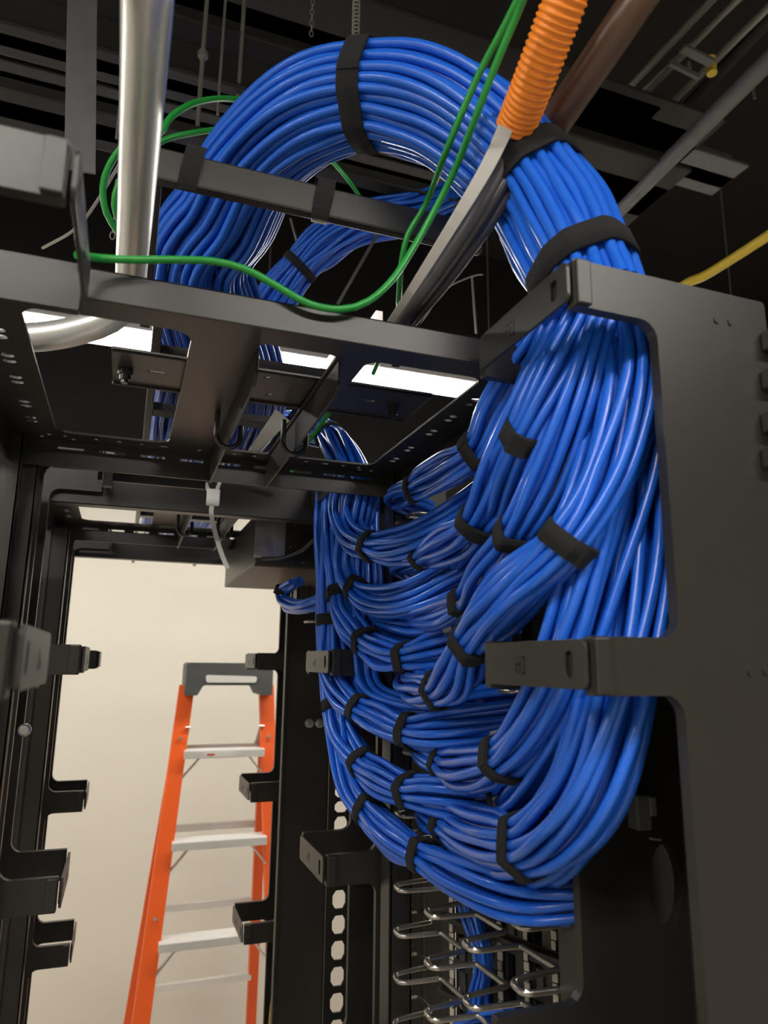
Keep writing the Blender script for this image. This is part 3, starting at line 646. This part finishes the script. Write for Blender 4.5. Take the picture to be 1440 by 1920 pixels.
# ------------------------------------------------------------------ patch panels (angled) behind the rings
pa = Vector((.445, .985, 0)); pb = Vector((.60, .60, 0)); dv = (pb-pa); Lp = dv.length; du = dv.normalized(); nv = Vector((-du.y, du.x, 0))
if nv.x > 0: nv = -nv
PL = ['topmost angled patch panel, hidden by blue cables', 'angled black patch panel behind the upper blue bundles', 'angled black patch panel at the height of the big finger cap', 'angled black patch panel behind the lower blue bundles',
      'angled black patch panel just above the bare wire rings', 'angled black patch panel behind the upper wire rings', 'angled black patch panel behind the middle wire rings', 'angled black patch panel behind the lowest wire rings in view', 'angled black patch panel cut by the bottom edge of the view']
for r in range(9):
    z1 = .20 - r*.0905; z0 = z1 - .0903
    t = thing('patch_panel', PL[r], 'patch panel', W((pa.x+pb.x)/2, (pa.y+pb.y)/2, z0), 'angled patch panels in the rack')
    holes = []; ncol = 9
    for c in range(ncol):
        u0 = .022 + c*(Lp-.04)/ncol
        for (v0, v1) in ((z0+.008, z0+.038), (z0+.046, z0+.078)):
            holes.append([(u0, v0), (u0+.022, v0), (u0+.022, v1), (u0, v1)])
    fn = lambda u, v, k: Vector((pa.x, pa.y, 0)) + du*u + nv*k + Vector((0, 0, v + EYE.z))
    MB().plate([(0,z0),(Lp,z0),(Lp,z1),(0,z1)], holes, fn, -.002, .002).obj('face_plate', 'black', t)
    mb = MB(); mb.add([fn(a,b,c) for c in (.002,.014) for a,b in ((0,z0),(Lp,z0),(Lp,z0+.006),(0,z0+.006))], [(0,3,2,1),(4,5,6,7),(0,1,5,4),(1,2,6,5),(2,3,7,6),(3,0,4,7)])
    mb.obj('ledge', 'black', t, .001)
    MB().add([fn(a,b,c_) for c_ in (-.034,-.030) for a,b in ((0,z0),(Lp,z0),(Lp,z1),(0,z1))], [(0,3,2,1),(4,5,6,7),(0,1,5,4),(1,2,6,5),(2,3,7,6),(3,0,4,7)]).obj('rear_cover', 'port', t)
    for c in range(ncol):
        if r not in (4, 5, 6, 7): continue
        u0 = .022 + c*(Lp-.04)/ncol
        mb = MB()
        mb.add([fn(a,b,c_) for c_ in (-.016,-.006) for a,b in ((u0-.002,z0+.006),(u0+.004,z0+.006),(u0+.004,z1-.006),(u0-.002,z1-.006))], [(0,3,2,1),(4,5,6,7),(0,1,5,4),(1,2,6,5),(2,3,7,6),(3,0,4,7)])
        for (v0, v1) in ((z0+.010, z0+.034), (z0+.048, z0+.074)):
            if (c*7+r*3) % 4 == 0: continue
            mb.add([fn(a,b,c_) for c_ in (-.006,.005) for a,b in ((u0+.014,v0),(u0+.024,v0),(u0+.024,v1),(u0+.014,v1))], [(0,3,2,1),(4,5,6,7),(0,1,5,4),(1,2,6,5),(2,3,7,6),(3,0,4,7)])
        jk = mb.obj('jack', 'dgrey', t)
        mb = MB()
        for q in range(7):
            vv = z0 + .010 + q*.0112
            mb.add([fn(a,b,c_) for c_ in (.0018,.0042) for a,b in ((u0-.005,vv),(u0+.001+.0015*(q % 2),vv),(u0+.001+.0015*(q % 2),vv+.0095),(u0-.005,vv+.0095))], [(0,3,2,1),(4,5,6,7),(0,1,5,4),(1,2,6,5),(2,3,7,6),(3,0,4,7)])
        mb.obj('contact_strip', 'strip', jk)
# blue cables dropping behind the lower patch panels
bundle('cable_bundle', 'thin blue cables dropping behind the wire rings at the bottom',
    cp([(875,1640,.455,1.6),(885,1720,.455,1.6),(905,1800,.455,1.5),(898,1880,.455,1.8),(930,1960,.455,2.0)]), 8, [], group='loose blue cables at the bottom', loose=.9, cd=.0055)
bundle('cable_bundle', 'short blue cables crossing the bottom edge under the wire rings',
    cpy([(860,1930,.90,1.2),(920,1908,.86,1.2),(960,1912,.83,1.2),(990,1960,.80,1.2)]), 9, [], group='loose blue cables at the bottom', loose=.6, cd=.0065)
# square retaining loop holding the dropping cables
p = [AY(862,1850,.95), AY(864,1886,.95), AY(880,1898,.95), AY(930,1892,.93), AY(946,1880,.92), AY(948,1850,.92)]
wire('wire_loop', p, .0016, 'steel', 'square steel wire loop round the cables at the bottom', 'wire loop')

# ------------------------------------------------------------------ centre panel of the second and third manager: perforated strip
for k, lb in ((1, 'black perforated strip behind the second manager, cream wall showing through its holes'),):
    y = YN + k*P_ + .225
    xs0, xs1 = .302/1*y*1.0, 0
    hx0 = AY(626, 1500, y).x; hx1 = AY(653, 1500, y).x
    m = MB(); z = -.14
    fs_ = lambda u, v, q: W(u, y+q, v)
    m.plate([(hx0-.010, z), (hx1+.004, z), (hx1+.004, .26), (hx0-.010, .26)], [], fs_, 0, .004)
    while z > -1.3:
        hh = .019 if z > -.265 else .030; zb = z - hh*1.36; a = z - .004; b = a - hh
        h = [(hx0+.008, a), (hx1-.006, a), (hx1-.001, a-.28*hh), (hx1-.001, a-.72*hh), (hx1-.006, b), (hx0+.008, b), (hx0+.002, a-.72*hh), (hx0+.002, a-.28*hh)]
        m.plate([(hx0-.010, zb), (hx1+.004, zb), (hx1+.004, z), (hx0-.010, z)], [h], fs_, 0, .004)
        z = zb
    m.plate([(hx0-.010, -1.83), (hx1+.004, -1.83), (hx1+.004, z), (hx0-.010, z)], [], fs_, 0, .004)
    tag(m.obj('perforated_strip', 'black', None), lb, 'perforated strip')
    b = thing('rail_bolts', 'pair of round zinc bolt heads on the dark panel left of the perforated strip', 'bolts', AY(590,1366,1.50))
for px, lb in ((580, 'left one of two round zinc bolt heads beside the second finger'), (599, 'right one of two round zinc bolt heads beside the second finger')):
    pass
bpy.data.objects.remove(b)
def bolt(px, py, Y, lb, r=.008):
    c = AY(px, py, Y)
    tag(MB().tube([c+Vector((0,.004,0)), c+Vector((0,-.002,0)), c+Vector((0,-.004,0))], r, 16, rad=[r, r, r*.7]).tube([c+Vector((0,-.003,0)), c+Vector((0,-.0065,0))], r*.5, 6).obj('bolt', 'zinc'), lb, 'bolt', 'zinc bolt heads on the managers')
# solid web plates that close the gap behind the fingers
def web(y, x0, x1, lb, z1=.262):
    m = MB().box(W(x0, y, -1.83), W(x1, y+.004, z1)).box(W(x0, y-.014, -1.83), W(x0+.003, y, z1)).box(W(x1-.012, y-.004, -1.83), W(x1-.006, y, z1))
    tag(m.obj('web_plate', 'black', None, .001), lb, 'panel', 'dark web plates behind the managers')
web(YN+P_+MW+.28, AY(527,1400,YN+P_+MW+.28).x, AY(627,1400,YN+P_+MW+.28).x, 'dark plate between the ladder and the perforated strip, two bolts on it', .118)
yw = YN+P_+MW+.28
bolt(580,1356,yw-.002,'left one of two round zinc bolt heads below the second finger', .0095); bolt(599,1356,yw-.002,'right one of two round zinc bolt heads below the second finger', .0095)
bolt(46,1369,1.05,'zinc bolt head on the left post at the left edge')
# left hand uprights seen between fingers
def strut(px0, px1, Y, lb, z1=.27):
    x0 = AY(px0, 1400, Y).x; x1 = AY(px1, 1400, Y).x
    m = MB().box(W(x0, Y, -1.83), W(x1, Y+.004, z1)).box(W(x0, Y, -1.83), W(x0+.004, Y+.03, z1)).box(W(x1-.004, Y, -1.83), W(x1, Y+.03, z1)).box(W((x0+x1)/2-.002, Y-.003, -1.83), W((x0+x1)/2+.004, Y, z1))
    tag(m.obj('upright_channel', 'black', None, .0012), lb, 'upright', 'black upright channels at the left')
strut(-260, 12, 1.06, 'black upright channel at the left edge behind the nearest finger')
strut(12, 88, 1.60, 'black upright channel left of the cream wall')
# ------------------------------------------------------------------ dark equipment box
t = thing('equipment_box', 'black box with a shiny square plate on its face, left of the blue cables', 'box', W(.37, 1.6, .19))
MB().box(W(.228, 1.38, .186), W(.52, 1.83, .290)).obj('housing', 'black', t, .002)
f0 = AY(475, 1045, 1.379); f1 = AY(536, 980, 1.379)
MB().box((f0.x+.001, 1.3765, f0.z), (f1.x, 1.380, f1.z)).obj('shiny_plate', 'gloss', t, .0006)
MB().box(W(.2275, 1.385, .182), W(.52, 1.825, .186)).obj('bottom_plate', 'grille', t)
s0 = AY(503,1050,1.378); s1 = AY(560,1056,1.378)
MB().box((s0.x, 1.3770, s0.z-.003), (s1.x, 1.380, s0.z+.003)).obj('slot', 'port', t)
mb = MB()
for px, py in ((554,984),(597,987),(545,1025),(567,1034),(549,1055),(567,1055)):
    c = AY(px, py, 1.38); mb.tube([c, c+Vector((0,-.002,0))], .0018, 8)
mb.obj('screw', 'steel', t)
wire('power_cable', [AY(490,1048,1.35), AY(530,1046,1.34), AY(570,1028,1.32), AY(600,995,1.30), AY(615,960,1.28)], .004, 'port', 'thin black cable curving across the face of the equipment box', 'cable')

# ------------------------------------------------------------------ step ladder
YL = 2.85
t = thing('step_ladder', 'orange fibreglass step ladder with aluminium steps standing before the cream wall', 'ladder', (0.40, YL, 0.02))
zt = AY(430, 1295, YL).z
def lx(px, py, Y): return AY(px, py, Y).x
slope_y = -.10     # the front rails lean towards the viewer going down
def railpt(side, z):
    k = (zt - z)
    return Vector(((.236 - .084*k) if side < 0 else (.541 + .045*k), YL - .17*k, z))
def rail(side, z0, z1, dy, wd, name):
    p, q = railpt(side, z0) + Vector((0,dy*(zt-z0),0)), railpt(side, z1) + Vector((0,dy*(zt-z1),0))
    mb = MB().beam(p, q, wd, .004, (0,1,0))
    off = Vector((-side*wd/2, 0, 0)); 
    mb.beam(p + Vector((-wd/2, .012, 0)), q + Vector((-wd/2, .012, 0)), .004, .028, (0,1,0)).beam(p + Vector((wd/2, .012, 0)), q + Vector((wd/2, .012, 0)), .004, .028, (0,1,0))
    return mb.obj(name, 'fibre', t, .001)
for s in (-1, 1):
    rail(s, .02, zt+.02, 0, .052, 'front_rail'); rail(s, .02, zt, .42, .034, 'rear_rail')
c0, c1 = AY(346, 1300, YL-.04), AY(511, 1245, YL-.04)
capm = MB(); X0, X1, Z0, Z1 = c0.x, c1.x, AY(430,1290,YL).z, AY(430,1243,YL).z
outl = fillet([(X0, Z0-.025), (X0+.045, Z0-.025), (X0+.065, Z0+.012), (X1-.065, Z0+.012), (X1-.045, Z0-.025), (X1, Z0-.025), (X1, Z1), (X0, Z1)], [.004,.01,.015,.015,.01,.004,.012,.012])
capm.plate(outl, [], lambda u, v, k: Vector((u, YL-.06+k, v)), 0, .17)
cpo = capm.obj('top_cap', 'cap', t, .004)
MB().plate(fillet([(X0+.075, Z0+.022), (X1-.065, Z0+.022), (X1-.06, Z0+.045), (X0+.07, Z0+.05)], [.008]*4), [], lambda u, v, k: Vector((u, YL-.0605-k, v)), 0, .002).obj('sticker', 'white', cpo)
for i in range(6):
    z = AY(420, 1402, YL).z - i*.2985
    a, b = railpt(-1, z), railpt(1, z)
    mb = MB().box((a.x+.02, a.y-.03, z-.028), (b.x-.02, a.y+.055, z-.002))
    for q in range(5): mb.box((a.x+.02, a.y-.028+q*.017, z-.003), (b.x-.02, a.y-.018+q*.017, z))
    stp = mb.obj('step', 'alu', t, .001)
    if i == 0:
        MB().box((a.x+.09, a.y-.0312, z-.024), (a.x+.20, a.y-.030, z-.006)).obj('sticker', 'white', stp)
        MB().box((a.x+.10, a.y-.0320, z-.018), (a.x+.128, a.y-.0312, z-.012)).obj('sticker_print', 'red', stp)
    for e, sg in ((a, 1), (b, -1)):
        MB().beam((e.x+sg*.018, e.y-.012, z-.095), (e.x+sg*.075, e.y-.012, z-.028), .006, .016, (0,1,0)).obj('step_brace', 'zinc', t)
    MB().box((a.x+.01, a.y+(.40+.17)*(zt-z)-.17*(zt-z)+.02, z-.02), (b.x-.01, a.y+(.40+.17)*(zt-z)-.17*(zt-z)+.04, z+.005)).obj('rear_brace', 'alu', t)
for s in (-1, 1):
    for zz in (-.28, -.85, -1.4):
        p = railpt(s, EYE.z+zz)
        MB().tube([p+Vector((0,-.004,0)), p+Vector((0,-.012,0))], .006, 10).obj('rivet', 'zinc', t)
    p = railpt(s, EYE.z-.32)
    MB().beam(p + Vector((-s*.028, .0, .08)), p + Vector((-s*.028, .14, -.02)), .003, .018, (1,0,0)).obj('spreader', 'zinc', t)

# ------------------------------------------------------------------ dark ceiling structure
def xbar(px, py, Z, Lm, h, wd, m, lb, name='ceiling_beam', cat='beam', left=.6):
    p = AZ(px, py, Z)
    return tag(MB().box((p.x-left, p.y, p.z), (p.x+Lm, p.y+wd, p.z+h)).box((p.x-left, p.y-wd*.6, p.z), (p.x+Lm, p.y+wd*1.6, p.z+h*.12)).obj(name, m, None, .004), lb, cat, 'dark beams under the ceiling')
xbar(120, 160, 1.25, .9, .22, .05, 'deck', 'black ceiling beam in the top left corner, behind the hanging grey strap')
xbar(120, 215, 1.0, .9, .05, .05, 'deck', 'dark channel under the top left ceiling beam')
xbar(400, 110, 1.35, 1.3, .12, .14, 'deck', 'dark ceiling duct behind the top of the great arch', 'ceiling_duct', 'duct', .5)
xbar(430, 175, 1.2, .9, .10, .04, 'deck', 'dark ceiling beam left of the great arch')
xbar(620, 60, 1.6, 1.2, .1, .2, 'deck', 'dark ceiling beam above the great arch')
xbar(140, 20, 1.7, 1.0, .16, .2, 'deck', 'highest dark ceiling beam at the top left')
for px, lb in ((35, 'leftmost dark stiffener rib on the top left beam'), (95, 'second dark stiffener rib on the top left beam'), (182, 'dark stiffener rib right of the hanging strap')):
    p = AZ(px, 135, 1.27); tag(MB().box((p.x-.012, p.y-.03, p.z), (p.x+.012, p.y, p.z+.24)).obj('stiffener_rib', 'dull'), lb, 'rib', 'ribs on the ceiling beam')
p = AY(150, 322, 1.05); q = AY(128, 20, 1.05)
tag(MB().beam((p.x, p.y, p.z), (q.x, q.y, q.z+.25), .044, .004, (0,1,0)).obj('hanging_strap', 'dull', None, .0008), 'flat grey steel strap hanging from the ceiling at the top left', 'strap')
for px, py0, py1, Y, r, lb in ((370,240,100,1.3,.0045,'threaded rod with a nut left of the arch'), (408,215,110,1.3,.0030,'thin pale rod between the two thicker rods left of the arch'), (445,210,120,1.35,.0048,'dull rod closest to the arch at its left'), (218,260,40,1.2,.002,'thin pale cord beside the conduit')):
    p = AY(px, py0, Y); q = AY(px, py1, Y)
    mb = MB().tube([p, Vector((p.x, p.y, CZ))], r, 8)
    if 'nut' in lb: mb.tube([q + Vector((p.x-q.x,0,-.006)), q + Vector((p.x-q.x,0,.006))], .011, 6)
    tag(mb.obj('threaded_rod', 'rod'), lb, 'rod', 'rods hanging left of the arch')
p = AY(667, 60, 1.0); hx = [(p.x+.006*math.cos(k*.7), p.y+.006*math.sin(k*.7), p.z-.05+k*.0009) for k in range(420)]
tag(MB().tube(hx, .0016, 6).obj('coil_cord', 'rod'), 'pale coiled cord hanging from the ceiling above the arch strap', 'cord')
for px, py, lb in ((585, 30, 'small hanging chain at the top, left of the coiled cord'), (215, 400, 'small hanging chain seen beside the green loops')):
    p = AY(px, py, 1.2); mb = MB()
    for k in range(12):
        c = p + Vector((0, 0, .1 - k*.013)); ax = Vector((1,0,0)) if k % 2 else Vector((0,1,0))
        mb.tube([c + ax*.004*math.cos(a) + Vector((0,0,.008*math.sin(a))) for a in [i*math.pi/4 for i in range(8)]], .001, 5, closed=True)
    tag(mb.obj('chain', 'rod'), lb, 'chain', 'small chains')
# right hand side: joists, pipes, strut
Zc = 1.75
def ybar(p0, p1, Z, r, m, lb, name='pipe', cat='pipe', n=12, ext=.6):
    a, b = AZ(*p0, Z), AZ(*p1, Z); d = (b-a).normalized()
    return tag(MB().tube([a, b + d*ext], r, n).obj(name, m), lb, cat, 'pipes and bars under the dark ceiling at the right')
ybar((1160,395), (1440,115), 1.35, .022, 'dull', 'long dark pipe running diagonally above the right panel', n=16)
ybar((1165,180), (1335,0), 1.9, .012, 'rod', 'pale thin bar nearest to the brown tube under the ceiling', 'ceiling_bar', 'bar')
ybar((1185,190), (1385,0), 1.9, .009, 'rod', 'dull thin bar second from the brown tube under the ceiling', 'ceiling_bar', 'bar')
ybar((1195,192), (1440,-60), 1.8, .009, 'rod', 'thin bar third from the brown tube under the ceiling', 'ceiling_bar', 'bar')
ybar((1190,262), (1440,15), 1.8, .011, 'rod', 'long thin bar passing the small yellow fitting', 'ceiling_bar', 'bar')
ybar((1225,268), (1420,60), 1.8, .02, 'deck', 'dark flat bar behind the small yellow fitting', 'ceiling_bar', 'bar')
for (a, b, h, lb) in (((1100,190),(1230,215),.05,'short dark ceiling channel just right of the brown tube'), ((1085,245),(1370,340),.09,'wide dark ceiling girder with a blunt end above the right panel'), ((1095,215),(1300,262),.04,'dark ceiling channel with a frayed wire on it')):
    p, q = AZ(*a, 1.6), AZ(*b, 1.6); q.y = p.y
    tag(MB().box((p.x, p.y, p.z), (q.x, p.y+.06, p.z+h)).box((p.x, p.y-.06, p.z), (q.x, p.y+.10, p.z+.012)).obj('ceiling_girder', 'dull' if 'wide' in lb else 'deck', None, .003), lb, 'girder', 'dark girders at the upper right')
p = AZ(1335, 138, 1.6)
tag(MB().tube([p, p+Vector((0,0,.05))], .014, 12).obj('pipe_fitting', 'yellow'), 'small yellow fitting on the ceiling bars at the upper right', 'fitting')
mb = MB(); a, b = AZ(1280, 90, 1.6), AZ(1335, 118, 1.6); mb.beam(a, b, .022, .010); mb.beam(a+Vector((0,.05,.0)), b+Vector((0,.05,0)), .010, .014)
tag(mb.obj('ceiling_bracket', 'dull'), 'small metal bracket on the ceiling bars left of the yellow fitting', 'bracket')
p = AY(1293, 130, 2.0); q = AY(1280, 0, 2.0)
tag(MB().tube([p, q+(q-p)*.5], .008, 8).obj('hanger_rod', 'rod'), 'pale hanger rod crossing the ceiling bars at the upper right', 'rod')
p = AY(1415, 185, 1.9); q = AY(1408, 140, 1.9)
tag(MB().tube([p, q, q+Vector((.05,0,.01)), q+Vector((.05,0,CZ-q.z))], .006, 8).obj('hook_rod', 'rod'), 'small hooked rod right of the long dark pipe', 'rod')
for (a, b, lb, m, r) in (((545,410),(575,520),'white drop cord behind the gap between the two arches','rod',.003), ((885,520),(893,625),'thin grey rod in the dark gap left of the upper finger','rod',.003)):
    p, q = AY(*a, 1.5), AY(*b, 1.5)
    tag(MB().tube([p, q], r, 8).obj('drop_rod', m), lb, 'rod')
wire('cord', [AY(905,515,1.3), AY(885,518,1.3), AY(830,545,1.3), AY(800,590,1.3), AY(775,620,1.3)], .0018, 'rod', 'thin white string in the dark gap under the great arch', 'string')
wire('cord', [AY(228,300,1.1), AY(180,380,1.15), AY(140,430,1.2), AY(80,465,1.3)], .0025, 'rod', 'thin pale cord behind the conduit at the left', 'string')
p0, p1 = AY(712, 432, .95), AY(632, 572, .95)
tag(MB().beam(p0, p1, .005, .005).obj('thin_bar', 'port'), 'thin black bar crossing the smaller blue arch', 'bar')
p = AY(705, 600, .70)
mb = MB().plate([(-.012,-.03),(.008,-.03),(.008,.012),(.0,.012),(-.012,-.008)], [circ(-.003,-.012,.003,8)], lambda u, v, k: Vector((p.x+u, p.y+k, p.z+v)), 0, .002)
tag(mb.obj('metal_tab', 'zinc', None), 'small bright metal tab standing behind the front rail', 'bracket')
# clips on the right edge of the nearest panel
for i, py in enumerate((640, 712, 792, 858)):
    p = AY(1425, py, .424)
    tag(MB().box((p.x, .410, p.z-.010), (p.x+.03, .4235, p.z+.008)).obj('panel_clip', 'black', None, .002), ['topmost', 'second', 'third', 'lowest'][i] + ' black clip on the right edge of the nearest panel', 'clip', 'clips on the right edge of the nearest panel')
p = AY(1190, 1515, .572)
t = thing('latch', 'small metal latch on the dark panel beside the lowest thick bundle', 'latch', p)
MB().box(p+Vector((-.010,-.016,-.016)), p+Vector((.006,-.001,.014))).obj('body', 'dull', t, .002)
MB().box(p+Vector((.004,-.018,-.004)), p+Vector((.010,-.010,.012))).obj('tongue', 'zinc', t, .001)
MB().tube([p+Vector((.0,-.018,-.022)), p+Vector((.012,-.018,-.024))], .0012, 6).obj('pin', 'zinc', t)
